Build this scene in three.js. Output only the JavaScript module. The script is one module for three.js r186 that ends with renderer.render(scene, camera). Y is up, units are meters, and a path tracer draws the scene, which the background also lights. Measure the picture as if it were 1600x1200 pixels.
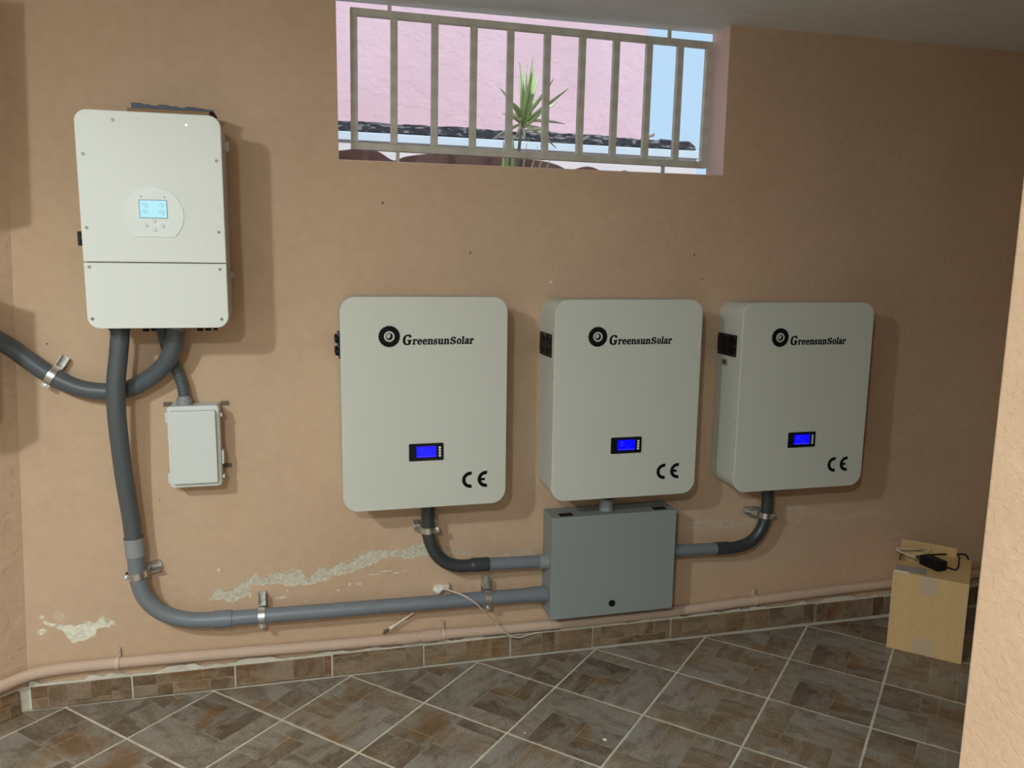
import * as THREE from 'three';
import { mergeGeometries } from 'three/addons/utils/BufferGeometryUtils.js';
import { RoundedBoxGeometry } from 'three/addons/geometries/RoundedBoxGeometry.js';
import { FontLoader } from 'three/addons/loaders/FontLoader.js';
import { RectAreaLightUniformsLib } from 'three/addons/lights/RectAreaLightUniformsLib.js';
import { TextGeometry } from 'three/addons/geometries/TextGeometry.js';

// ------------------------------------------------------------------ camera, sky, sun, exposure
const scene = new THREE.Scene();
const camera = new THREE.PerspectiveCamera(50.826, 4 / 3, 0.05, 100);
camera.position.set(0.8425, 1.5084, 2.7969);
camera.rotation.set(-0.1581, -0.2522, 0.0138, 'YXZ');
camera.updateMatrixWorld();

scene.background = new THREE.Color().setRGB(0.50, 0.72, 0.95);
const sun = new THREE.DirectionalLight(new THREE.Color().setRGB(0.86, 0.93, 1.0), 3.8);
sun.position.set(2.5 + 1, 7.5, 6.0 - 1);
sun.target.position.set(1, 0, -1);
sun.castShadow = true;
Object.assign(sun.shadow.camera, { left: -6, right: 6, top: 6, bottom: -6, near: 0.5, far: 30 });
sun.shadow.mapSize.set(2048, 2048);
scene.add(sun, sun.target);

const renderer = new THREE.WebGLRenderer({ antialias: true });
renderer.toneMapping = THREE.LinearToneMapping;
renderer.toneMappingExposure = 1.0;
renderer.shadowMap.enabled = true;
renderer.shadowMap.type = THREE.PCFSoftShadowMap;

const LAMP_COLOR = new THREE.Color().setRGB(0.90, 1.0, 1.02);
RectAreaLightUniformsLib.init();
const LAMPS = [
  { at: [-0.50, 2.285, 2.45], cd: 13.6, label: 'white drum lamp on the ceiling, nearest the left wall' },
  { at: [0.263, 2.205, 3.33], cd: 12.2, label: 'white drum lamp on the ceiling, deeper in the room' },
];

// ------------------------------------------------------------------ helpers
let seed = 12345;
const rnd = () => { seed = (seed * 1664525 + 1013904223) >>> 0; return seed / 4294967296; };
const rr = (a, b) => a + (b - a) * rnd();
function hash(ix, iy, s) {
  let h = Math.imul(ix, 374761393) + Math.imul(iy, 668265263) + Math.imul(s, 2147483647 ^ 0x5bd1e995);
  h = Math.imul(h ^ (h >>> 13), 1274126177);
  return ((h ^ (h >>> 16)) >>> 0) / 4294967296;
}
function vnoise(x, y, s, px = 0, py = 0) {
  let ix = Math.floor(x), iy = Math.floor(y);
  const fx = x - ix, fy = y - iy;
  const w = (i, p) => (p ? ((i % p) + p) % p : i);
  const ux = fx * fx * (3 - 2 * fx), uy = fy * fy * (3 - 2 * fy);
  const a = hash(w(ix, px), w(iy, py), s), b = hash(w(ix + 1, px), w(iy, py), s);
  const c = hash(w(ix, px), w(iy + 1, py), s), d = hash(w(ix + 1, px), w(iy + 1, py), s);
  return a + (b - a) * ux + (c - a) * uy + (a - b - c + d) * ux * uy;
}
function fbm(x, y, s, oct = 4, px = 0, py = 0) {
  let v = 0, a = 0.5, t = 0;
  for (let i = 0; i < oct; i++) {
    v += a * vnoise(x, y, s + i * 17, px, py); t += a;
    x *= 2; y *= 2; px *= 2; py *= 2; a *= 0.5;
  }
  return v / t;
}
const clamp = (x, a = 0, b = 1) => Math.min(b, Math.max(a, x));
const sstep = (a, b, x) => { const t = clamp((x - a) / (b - a)); return t * t * (3 - 2 * t); };
const mix = (a, b, t) => a + (b - a) * t;
const mix3 = (a, b, t) => [mix(a[0], b[0], t), mix(a[1], b[1], t), mix(a[2], b[2], t)];
function dataTex(w, h, fn, srgb) {
  const d = new Uint8Array(w * h * 4);
  for (let j = 0; j < h; j++) for (let i = 0; i < w; i++) {
    const c = fn((i + 0.5) / w, (j + 0.5) / h), k = (j * w + i) * 4;
    if (typeof c === 'number') { d[k] = d[k + 1] = d[k + 2] = clamp(c) * 255; } else { d[k] = clamp(c[0]) * 255; d[k + 1] = clamp(c[1]) * 255; d[k + 2] = clamp(c[2]) * 255; }
    d[k + 3] = 255;
  }
  const t = new THREE.DataTexture(d, w, h, THREE.RGBAFormat);
  t.wrapS = t.wrapT = THREE.RepeatWrapping;
  t.magFilter = THREE.LinearFilter; t.minFilter = THREE.LinearMipmapLinearFilter; t.generateMipmaps = true;
  if (srgb) t.colorSpace = THREE.SRGBColorSpace;
  t.needsUpdate = true;
  return t;
}
const used = new Map();
function numbered(name) {
  const n = used.get(name) || 0; used.set(name, n + 1);
  return n ? `${name}_${String(n).padStart(3, '0')}` : name;
}
const prep = g => { const q = g.index ? g.toNonIndexed() : g; for (const k of Object.keys(q.attributes)) if (!['position', 'normal', 'uv'].includes(k)) q.deleteAttribute(k); return q; };
function merge(gs) { return gs.length === 1 ? gs[0] : mergeGeometries(gs.map(prep)); }
function mesh(name, geos, mat, parent) {
  const m = new THREE.Mesh(Array.isArray(geos) ? merge(geos) : geos, mat);
  m.name = name; m.castShadow = m.receiveShadow = true;
  parent.add(m);
  return m;
}
function thing(name, label, category, pos = [0, 0, 0], group) {
  const o = new THREE.Group(); o.name = numbered(name); scene.add(o);
  o.position.set(...pos); o.userData = { label, category };
  if (group) o.userData.group = group;
  return o;
}
function single(name, geos, mat, label, category, group) {
  const m = mesh(numbered(name), geos, mat, scene);
  m.userData = { label, category }; if (group) m.userData.group = group;
  return m;
}
function structure(name, geos, mat, label, category) {
  const m = mesh(name, geos, mat, scene); m.userData = { kind: 'structure', label, category }; return m;
}
function structureGroup(name, label, category) {
  const g = new THREE.Group(); g.name = name; g.userData = { kind: 'structure', label, category }; scene.add(g); return g;
}
// uv in metres from the dominant normal
function metricUV(g, ox = 0, oy = 0) {
  const q = g.index ? g.toNonIndexed() : g;
  const p = q.attributes.position, n = q.attributes.normal, uv = new Float32Array(p.count * 2);
  for (let i = 0; i < p.count; i += 3) {
    const nx = Math.abs(n.getX(i)) + Math.abs(n.getX(i + 1)), ny = Math.abs(n.getY(i)) + Math.abs(n.getY(i + 1)), nz = Math.abs(n.getZ(i)) + Math.abs(n.getZ(i + 1));
    for (let k = i; k < i + 3; k++) {
      const x = p.getX(k), y = p.getY(k), z = p.getZ(k);
      if (nz >= nx && nz >= ny) { uv[2 * k] = x; uv[2 * k + 1] = y; } else if (nx >= ny) { uv[2 * k] = z; uv[2 * k + 1] = y; } else { uv[2 * k] = x; uv[2 * k + 1] = z; }
      uv[2 * k] += ox; uv[2 * k + 1] += oy;
    }
  }
  q.setAttribute('uv', new THREE.BufferAttribute(uv, 2));
  return q;
}
const box = (x0, y0, z0, x1, y1, z1) => { const g = new THREE.BoxGeometry(x1 - x0, y1 - y0, z1 - z0); g.translate((x0 + x1) / 2, (y0 + y1) / 2, (z0 + z1) / 2); return metricUV(g); };
const rbox = (x0, y0, z0, x1, y1, z1, r = 0.003, s = 2) => { const g = new RoundedBoxGeometry(x1 - x0, y1 - y0, z1 - z0, s, r); g.translate((x0 + x1) / 2, (y0 + y1) / 2, (z0 + z1) / 2); return g; };
const V = a => new THREE.Vector3(...a);
const curve = pts => new THREE.CatmullRomCurve3(pts.map(V), false, 'centripetal');
const tube = (pts, r, seg = 60, rad = 18) => new THREE.TubeGeometry(curve(pts), seg, r, rad, false);
// hollow-looking rod with end caps between two points
function rod(a, b, r, rad = 18, r2 = r) {
  const A = V(a), B = V(b), d = B.clone().sub(A), L = d.length();
  const g = new THREE.CylinderGeometry(r2, r, L, rad);
  g.translate(0, L / 2, 0);
  g.applyQuaternion(new THREE.Quaternion().setFromUnitVectors(new THREE.Vector3(0, 1, 0), d.normalize()));
  g.translate(A.x, A.y, A.z);
  return g;
}
function roundRectShape(w, h, r, x = 0, y = 0) {
  const s = new THREE.Shape();
  s.moveTo(x + r, y); s.lineTo(x + w - r, y); s.absarc(x + w - r, y + r, r, -Math.PI / 2, 0);
  s.lineTo(x + w, y + h - r); s.absarc(x + w - r, y + h - r, r, 0, Math.PI / 2);
  s.lineTo(x + r, y + h); s.absarc(x + r, y + h - r, r, Math.PI / 2, Math.PI);
  s.lineTo(x, y + r); s.absarc(x + r, y + r, r, Math.PI, Math.PI * 1.5);
  return s;
}
function plate(shape, z0, z1, bevel = 0.002, seg = 14) {   // an extruded plate between z0 and z1 with rounded edges
  const g = new THREE.ExtrudeGeometry(shape, { depth: z1 - z0 - 2 * bevel, bevelEnabled: bevel > 0, bevelThickness: bevel, bevelSize: bevel, bevelOffset: -bevel, bevelSegments: 2, curveSegments: seg });
  g.translate(0, 0, z0 + bevel);
  return g;
}
const std = (rgb, rough = 0.6, extra = {}) => new THREE.MeshStandardMaterial({ color: new THREE.Color().setRGB(...rgb), roughness: rough, metalness: 0, ...extra });

// ------------------------------------------------------------------ textures
// back wall: paint with peeled plaster, mapped 1:1 on the wall (4.2 m x 2.46 m)
const WX0 = -0.3, WW = 4.2, WY0 = -0.06, WH = 2.46;
const P1 = [[0.503, 0.325], [0.519, 0.362], [0.568, 0.349], [0.594, 0.369], [0.635, 0.393], [0.656, 0.408], [0.665, 0.396], [0.670, 0.379], [0.696, 0.396], [0.737, 0.401], [0.772, 0.401], [0.798, 0.412], [0.814, 0.400], [0.818, 0.371], [0.844, 0.369], [0.850, 0.397], [0.876, 0.411], [0.913, 0.402], [0.934, 0.420], [0.956, 0.421], [0.971, 0.414], [1.004, 0.440], [1.041, 0.454], [1.079, 0.460], [1.117, 0.454], [1.144, 0.457], [1.177, 0.449], [1.183, 0.466], [1.232, 0.469], [1.260, 0.463], [1.260, 0.428], [1.193, 0.416], [1.171, 0.421], [1.144, 0.431], [1.111, 0.434], [1.073, 0.414], [1.024, 0.399], [0.981, 0.385], [0.917, 0.374], [0.891, 0.359], [0.838, 0.350], [0.766, 0.353], [0.725, 0.368], [0.669, 0.360], [0.664, 0.368], [0.639, 0.365], [0.628, 0.338], [0.607, 0.318], [0.567, 0.311], [0.543, 0.327]];
const P2 = [[1.300, 0.446], [1.374, 0.432], [1.450, 0.407], [1.557, 0.410], [1.619, 0.421], [1.654, 0.410], [1.650, 0.391], [1.511, 0.398], [1.404, 0.411], [1.330, 0.421], [1.300, 0.431]];
const P3 = [[-0.017, 0.300], [0.022, 0.285], [0.075, 0.275], [0.109, 0.283], [0.150, 0.287], [0.165, 0.303], [0.174, 0.281], [0.191, 0.283], [0.197, 0.266], [0.149, 0.259], [0.133, 0.233], [0.105, 0.220], [0.071, 0.218], [0.049, 0.242], [0.041, 0.267], [0.008, 0.278]];
const P4 = [[2.262, 0.464], [2.321, 0.484], [2.409, 0.476], [2.480, 0.469], [2.578, 0.479], [2.598, 0.457], [2.527, 0.445], [2.447, 0.438], [2.367, 0.452], [2.272, 0.447]];
const P5 = [[2.695, 0.509], [2.759, 0.513], [2.816, 0.497], [2.911, 0.482], [2.951, 0.458], [3.028, 0.457], [3.114, 0.472], [3.205, 0.449], [3.237, 0.425], [3.166, 0.447], [3.068, 0.445], [2.972, 0.434], [2.914, 0.451], [2.817, 0.475], [2.723, 0.494]];
const P6 = [[3.196, 0.339], [3.264, 0.356], [3.335, 0.351], [3.266, 0.343]];
const PEELS = [[P1, 0.95, 0], [P2, 0.5, 0], [P3, 1.0, 1], [P4, 0.5, 0], [P5, 0.38, 0], [P6, 0.5, 0]].map(([p, s, k]) => ({ p, s, k, b: [Math.min(...p.map(q => q[0])) - 0.03, Math.max(...p.map(q => q[0])) + 0.03, Math.min(...p.map(q => q[1])) - 0.03, Math.max(...p.map(q => q[1])) + 0.03] }));
const CHIPS = [[0.973, 0.340, 0.004, 0.007, 1], [0.932, 0.320, 0.004, 0.003, 1], [0.758, 0.335, 0.004, 0.003, 0.9], [0.633, 0.330, 0.005, 0.008, 0.7], [0.821, 0.289, 0.003, 0.004, 0.9], [0.739, 0.311, 0.02, 0.006, 0.5], [1.007, 0.337, 0.012, 0.004, 0.6], [0.534, 0.431, 0.005, 0.005, 0.9], [-0.023, 0.266, 0.014, 0.011, 0.8], [-0.018, 0.316, 0.008, 0.006, 0.8], [0.187, 0.275, 0.008, 0.007, 1], [0.034, 0.312, 0.016, 0.018, 0.3], [2.782, 0.448, 0.003, 0.006, 0.8], [2.946, 0.303, 0.004, 0.003, 0.6], [1.700, 1.416, 0.006, 0.007, 0.8], [1.062, 0.369, 0.02, 0.0025, 0.8], [1.100, 0.377, 0.022, 0.0025, 0.9], [1.140, 0.367, 0.012, 0.003, 0.9], [1.170, 0.373, 0.012, 0.002, 0.8], [0.98, 0.10, 0.004, 0.004, 0]];
const DARKS = [[1.407, 1.514, 0.004], [1.106, 1.676, 0.004], [2.260, 1.519, 0.004], [0.06, 1.215, 0.003], [2.30, 1.43, 0.003], [2.95, 1.17, 0.004], [0.36, 0.69, 0.002]];
function polySD(p, x, y) {
  let d = 1e9, ins = false;
  for (let i = 0, j = p.length - 1; i < p.length; j = i++) {
    const ax = p[j][0], ay = p[j][1], bx = p[i][0], by = p[i][1];
    const ex = bx - ax, ey = by - ay, wx = x - ax, wy = y - ay;
    const t = clamp((wx * ex + wy * ey) / (ex * ex + ey * ey));
    const qx = wx - ex * t, qy = wy - ey * t; d = Math.min(d, qx * qx + qy * qy);
    if ((ay > y) !== (by > y) && x < (bx - ax) * (y - ay) / (by - ay) + ax) ins = !ins;
  }
  return ins ? -Math.sqrt(d) : Math.sqrt(d);
}
function peelAt(x, y) {   // [bare plaster amount, whiteness, rim]
  let a = 0, k = 0, rim = 0;
  for (const P of PEELS) {
    if (x < P.b[0] || x > P.b[1] || y < P.b[2] || y > P.b[3]) continue;
    const sd = polySD(P.p, x, y) + (fbm(x * 90, y * 90, 5, 3) - 0.5) * 0.016;
    const g = P.s < 0.7 ? sstep(0.30, 0.62, fbm(x * 60, y * 110, 9, 3)) : 1;
    const v = sstep(0.0015, -0.0015, sd) * P.s * mix(0.55, 1, g);
    if (v > a) { a = v; k = P.k; }
    rim = Math.max(rim, Math.exp(-sd * sd / 8e-6) * P.s * sstep(0.4, 0.6, fbm(x * 70, y * 70, 31, 2)));
  }
  for (const [cx, cy, rx, ry, s] of CHIPS) {
    const dx = (x - cx) / rx, dy = (y - cy) / ry; if (dx * dx + dy * dy > 4) continue;
    const v = sstep(1.15, 0.85, Math.hypot(dx, dy) + (fbm(x * 160, y * 160, 41, 2) - 0.5) * 0.9) * s;
    if (v > a) { a = v; k = 1; }
  }
  return [a, k, rim];
}
const PAINT = [0.783, 0.660, 0.542];   // sRGB of the salmon paint
const wallMap = dataTex(2048, 1200, (u, v) => {
  const x = WX0 + u * WW, y = WY0 + v * WH;
  const m = (fbm(x * 2.2, y * 2.2, 3, 4) - 0.5) * 0.06 + (fbm(x * 40, y * 40, 7, 3) - 0.5) * 0.035;
  const tint = (fbm(x * 1.3 + 9, y * 1.3, 11, 3) - 0.5) * 0.03;
  let c = [PAINT[0] + m, PAINT[1] + m - tint * 0.3, PAINT[2] + m - tint];
  const [a, k, rim] = peelAt(x, y);
  if (a > 0) {
    const g = (fbm(x * 130, y * 130, 21, 3) - 0.5) * 0.22;
    const pl = k ? [0.89 + g, 0.87 + g, 0.79 + g] : [0.79 + g, 0.76 + g, 0.685 + g];
    c = mix3(c, pl, a);
  }
  c = mix3(c, [0.86, 0.80, 0.70], clamp(rim * 0.7));
  for (const [cx, cy, r] of DARKS) { const d = Math.hypot(x - cx, y - cy); if (d < r * 2) c = mix3(c, [0.42, 0.34, 0.28], sstep(r * 1.3, r * 0.6, d)); }
  return c;
}, true);
const wallBump = dataTex(2048, 1200, (u, v) => {
  const x = WX0 + u * WW, y = WY0 + v * WH;
  const [a, , rim] = peelAt(x, y);
  return 0.6 + (fbm(x * 5, y * 5, 51, 3) - 0.5) * 0.3 + (fbm(x * 70, y * 70, 53, 3) - 0.5) * 0.13 - a * (0.22 + (fbm(x * 150, y * 150, 57, 2) - 0.5) * 0.4) + rim * 0.14;
}, false);
const wallMat = new THREE.MeshStandardMaterial({ map: wallMap, bumpMap: wallBump, bumpScale: 0.006, roughness: 0.78 });
// generic salmon render for the other walls (2 m tile), coarse trowelled relief
const plasterMap = dataTex(512, 512, (u, v) => {
  const m = (fbm(u * 6, v * 6, 61, 4, 6, 6) - 0.5) * 0.05 + (fbm(u * 64, v * 64, 63, 2, 64, 64) - 0.5) * 0.03;
  return [PAINT[0] + m, PAINT[1] + m, PAINT[2] + m];
}, true);
const knock = (u, v) => {
  const n = fbm(u * 40, v * 52, 71, 3, 40, 52), k = fbm(u * 90, v * 90, 73, 2, 90, 90);
  return 0.35 + sstep(0.46, 0.62, n) * 0.4 + (k - 0.5) * 0.25;
};
const plasterBump = dataTex(1024, 1024, knock, false);
function plasterMaterial(scaleM, bump) {
  const a = plasterMap.clone(), b = plasterBump.clone(); a.repeat.set(1 / scaleM, 1 / scaleM); b.repeat.set(1 / scaleM, 1 / scaleM); a.needsUpdate = b.needsUpdate = true;
  return new THREE.MeshStandardMaterial({ map: a, bumpMap: b, bumpScale: bump, roughness: 0.8 });
}
const roughPlaster = plasterMaterial(0.42, 0.0011);
const sidePlaster = plasterMaterial(1.6, 0.003);
const ceilMap = dataTex(512, 512, (u, v) => { const m = (fbm(u * 5, v * 5, 81, 5, 5, 5) - 0.5) * 0.07; return [0.90 + m, 0.91 + m, 0.91 + m]; }, true);
ceilMap.repeat.set(0.6, 0.6);
const ceilBump = dataTex(512, 512, (u, v) => fbm(u * 24, v * 24, 83, 4, 24, 24), false); ceilBump.repeat.set(0.6, 0.6);
const ceilMat = new THREE.MeshStandardMaterial({ map: ceilMap, bumpMap: ceilBump, bumpScale: 0.004, roughness: 0.85 });

// stone-look tiles: the print of each tile is a set of mock slabs with thin joints
function tileTexture(s) {
  let sd = s * 7919 + 13; const r = () => { sd = (Math.imul(sd, 1664525) + 1013904223) >>> 0; return sd / 4294967296; };
  const cells = [];
  (function cut(x0, y0, x1, y1, n) {
    const w = x1 - x0, h = y1 - y0;
    if (n === 0 || (w < 0.34 && h < 0.34) || (n < 3 && r() < 0.22)) { cells.push([x0, y0, x1, y1, Math.floor(r() * 5), r(), r()]); return; }
    if (w > h) { const c = x0 + w * (0.28 + 0.44 * r()); cut(x0, y0, c, y1, n - 1); cut(c, y0, x1, y1, n - 1); } else { const c = y0 + h * (0.28 + 0.44 * r()); cut(x0, y0, x1, c, n - 1); cut(x0, c, x1, y1, n - 1); }
  })(0, 0, 1, 1, 3 + (s % 2));
  const tones = [[0.535, 0.497, 0.445], [0.55, 0.515, 0.47], [0.52, 0.472, 0.415], [0.535, 0.475, 0.40], [0.46, 0.405, 0.345]];
  const find = (u, v) => cells.find(c => u >= c[0] && u <= c[2] && v >= c[1] && v <= c[3]) || cells[0];
  const map = dataTex(512, 512, (u, v) => {
    const c = find(u, v), t = tones[c[4]], flip = c[5] > 0.35;
    const a = flip ? u * 3 : u * 11, b = flip ? v * 11 : v * 3;
    const warp = fbm(u * 5, v * 5, s * 3 + 1, 3) * 2.2;
    const streak = fbm(a + warp, b + warp, s * 5 + c[4], 4), fine = fbm(u * 90, v * 90, s + 2, 3), blot = fbm(u * 3 + s * 7, v * 3, s + 90, 4);
    const k = (streak - 0.5) * 0.34 + (fine - 0.5) * 0.20 + (c[6] - 0.5) * 0.06;
    let col = [t[0] + k, t[1] + k * 0.96, t[2] + k * 0.92];
    col = mix3(col, [0.48, 0.34, 0.20], sstep(0.50, 0.74, blot) * 0.55);
    col = mix3(col, [0.50, 0.50, 0.48], sstep(0.58, 0.75, streak) * 0.45);
    const wob = (vnoise(u * 40, v * 40, s) - 0.5) * 0.003;
    const e = Math.min(u - c[0], c[2] - u, v - c[1], c[3] - v) + wob;
    col = mix3(col, [0.66, 0.60, 0.52], sstep(0.0075, 0.0025, e) * 0.7 * sstep(0.25, 0.5, vnoise(u * 9, v * 9, s + 5)));
    return col;
  }, true);
  const bump = dataTex(512, 512, (u, v) => {
    const c = find(u, v); const e = Math.min(u - c[0], c[2] - u, v - c[1], c[3] - v);
    return 0.55 + (fbm(u * 12, v * 12, s + 7, 4) - 0.5) * 0.55 - sstep(0.007, 0.002, e) * 0.3;
  }, false);
  return { map, bump };
}
const TILE_TEX = [1, 2, 3, 4, 5].map(tileTexture);
const floorMats = TILE_TEX.map(t => new THREE.MeshStandardMaterial({ map: t.map, bumpMap: t.bump, bumpScale: 0.0012, roughness: 0.5 }));
const skirtMats = floorMats.map(m => { const c = m.clone(); c.color.setRGB(0.92, 0.76, 0.60); return c; });
const groutTex = dataTex(256, 256, (u, v) => { const m = (fbm(u * 10, v * 10, 95, 4, 10, 10) - 0.5) * 0.16; return [0.82 + m, 0.79 + m, 0.72 + m]; }, true);
groutTex.repeat.set(3, 3);
const groutMat = new THREE.MeshStandardMaterial({ map: groutTex, roughness: 0.9 });

// ------------------------------------------------------------------ materials of things
const coat = dataTex(256, 256, (u, v) => fbm(u * 64, v * 64, 99, 2, 64, 64), false); coat.repeat.set(8, 8);
const M = {
  battery: std([0.60, 0.605, 0.53], 0.5, { bumpMap: coat, bumpScale: 0.0002 }),
  inverter: std([0.73, 0.755, 0.69], 0.42, { bumpMap: coat, bumpScale: 0.0002 }),
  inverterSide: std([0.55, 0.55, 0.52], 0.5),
  panel: std([0.76, 0.79, 0.755], 0.35),
  button: std([0.72, 0.74, 0.72], 0.4),
  black: new THREE.MeshPhysicalMaterial({ color: new THREE.Color().setRGB(0.006, 0.006, 0.006), roughness: 0.45, specularIntensity: 0.5 }),
  ink: new THREE.MeshPhysicalMaterial({ color: new THREE.Color().setRGB(0.004, 0.0045, 0.004), roughness: 0.7, specularIntensity: 0.35 }),
  greyBox: std([0.265, 0.295, 0.28], 0.5, { bumpMap: coat, bumpScale: 0.0003 }),
  junction: std([0.66, 0.69, 0.65], 0.45),
  conduitDark: std([0.085, 0.10, 0.105], 0.42),
  conduitBlack: std([0.040, 0.046, 0.048], 0.36),
  conduitGrey: std([0.175, 0.195, 0.215], 0.42),
  coupling: std([0.27, 0.285, 0.295], 0.5),
  zinc: std([0.72, 0.72, 0.70], 0.32, { metalness: 1 }),
  zincDull: std([0.60, 0.59, 0.55], 0.45, { metalness: 0.9 }),
  screw: std([0.20, 0.20, 0.19], 0.45, { metalness: 0.6 }),
  white: std([0.75, 0.75, 0.72], 0.5),
  wire: std([0.72, 0.63, 0.52], 0.55),
  putty: std([0.78, 0.74, 0.64], 0.8),
};
const cardTex = dataTex(256, 256, (u, v) => { const m = (fbm(u * 40, v * 6, 111, 3, 40, 6) - 0.5) * 0.05 + (fbm(u * 5, v * 5, 113, 3, 5, 5) - 0.5) * 0.05; return [0.85 + m, 0.715 + m, 0.50 + m]; }, true);
cardTex.repeat.set(4, 4);
M.card = new THREE.MeshStandardMaterial({ map: cardTex, roughness: 0.8 });
const steelTex = dataTex(256, 256, (u, v) => { const m = sstep(0.5, 0.72, fbm(u * 9, v * 9, 121, 4, 9, 9)); const g = (fbm(u * 40, v * 40, 123, 3, 40, 40) - 0.5) * 0.12; return mix3([0.80 + g, 0.79 + g, 0.735 + g], [0.56 + g, 0.47 + g, 0.37 + g], m * 0.55); }, true);
steelTex.repeat.set(6, 6);
M.grille = new THREE.MeshStandardMaterial({ map: steelTex, roughness: 0.6 });

// ------------------------------------------------------------------ the room
const CEIL = 2.3401, WT = 0.132, WIN = { x0: 0.9629, x1: 2.3615, y0: 1.8097 };
{
  const parts = [box(-0.30, -0.05, -WT, WIN.x0, CEIL, 0), box(WIN.x1, -0.05, -WT, 3.90, CEIL, 0), box(WIN.x0, -0.05, -WT, WIN.x1, WIN.y0, 0)];
  const g = merge(parts), uv = g.attributes.uv;
  for (let i = 0; i < uv.count; i++) uv.setXY(i, (uv.getX(i) - WX0) / WW, (uv.getY(i) - WY0) / WH);
  structure('wall_back', g, wallMat, 'salmon painted back wall with peeling plaster and window opening', 'wall');
}
// left wall: meets the back wall at an obtuse corner, leaning a little
const LD = new THREE.Vector3(-0.745, 0, 0.667), LN = new THREE.Vector3(0.667, 0, 0.745);
const leftAt = (s, y, out) => new THREE.Vector3(-0.078 + 0.040 * y, y, 0).addScaledVector(LD, s).addScaledVector(LN, out);
function leftBlock(s0, s1, y0, y1, o0, o1) {   // a block standing on the left wall
  const c = []; for (const y of [y0, y1]) for (const o of [o0, o1]) for (const s of [s0, s1]) c.push(leftAt(s, y, o));
  // quads of the block: outward faces
  const q = [[1, 0, 4, 5, 0], [2, 3, 7, 6, 0], [0, 2, 6, 4, 1], [3, 1, 5, 7, 1], [4, 6, 7, 5, 2], [0, 1, 3, 2, 2]];
  const pos = [], uv = [];
  const par = v => [v.clone().sub(leftAt(0, v.y, 0)).dot(LD), v.y, v.clone().sub(leftAt(0, v.y, 0)).dot(LN)];
  for (const [a, b, d, e, k] of q) for (const i of [a, b, d, a, d, e]) {
    pos.push(c[i].x, c[i].y, c[i].z); const t = par(c[i]); uv.push(k === 1 ? t[2] : t[0], k === 2 ? t[2] : t[1]);
  }
  const g = new THREE.BufferGeometry();
  g.setAttribute('position', new THREE.Float32BufferAttribute(pos, 3)); g.setAttribute('uv', new THREE.Float32BufferAttribute(uv, 2)); g.computeVertexNormals();
  return g;
}
structure('wall_left', leftBlock(-0.10, 4.45, -0.05, CEIL, -0.2, 0), sidePlaster, 'salmon painted wall at the left edge, angled towards the viewer', 'wall');
structure('wall_far_left', box(-3.55, -0.05, 2.6, -3.3, CEIL, 5.2), ceilMat, 'unseen wall on the far left, made white for neutral bounce light', 'wall');  // this unseen wall and the next are white to bounce neutral light
structure('wall_front', box(-3.55, -0.05, 5.0, 3.95, CEIL, 5.2), ceilMat, 'unseen wall behind the viewer, made white for neutral bounce light', 'wall');
structure('wall_far_right', box(3.75, -0.05, -WT, 3.95, CEIL, 5.0), sidePlaster, 'dim salmon wall closing the recess on the right', 'wall');
structure('wall_right', rbox(1.70, -0.05, 1.9628, 1.92, CEIL, 5.0, 0.006, 2), roughPlaster, 'brightly lit rough plaster wall end at the right edge', 'wall');
metricUVInPlace('wall_right');
function metricUVInPlace(name) { const m = scene.getObjectByName(name); m.geometry = metricUV(m.geometry); }
structure('ceiling', box(-3.55, CEIL, -WT, 3.95, CEIL + 0.16, 5.2), ceilMat, 'grey white plaster ceiling slab above the window', 'ceiling');

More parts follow.
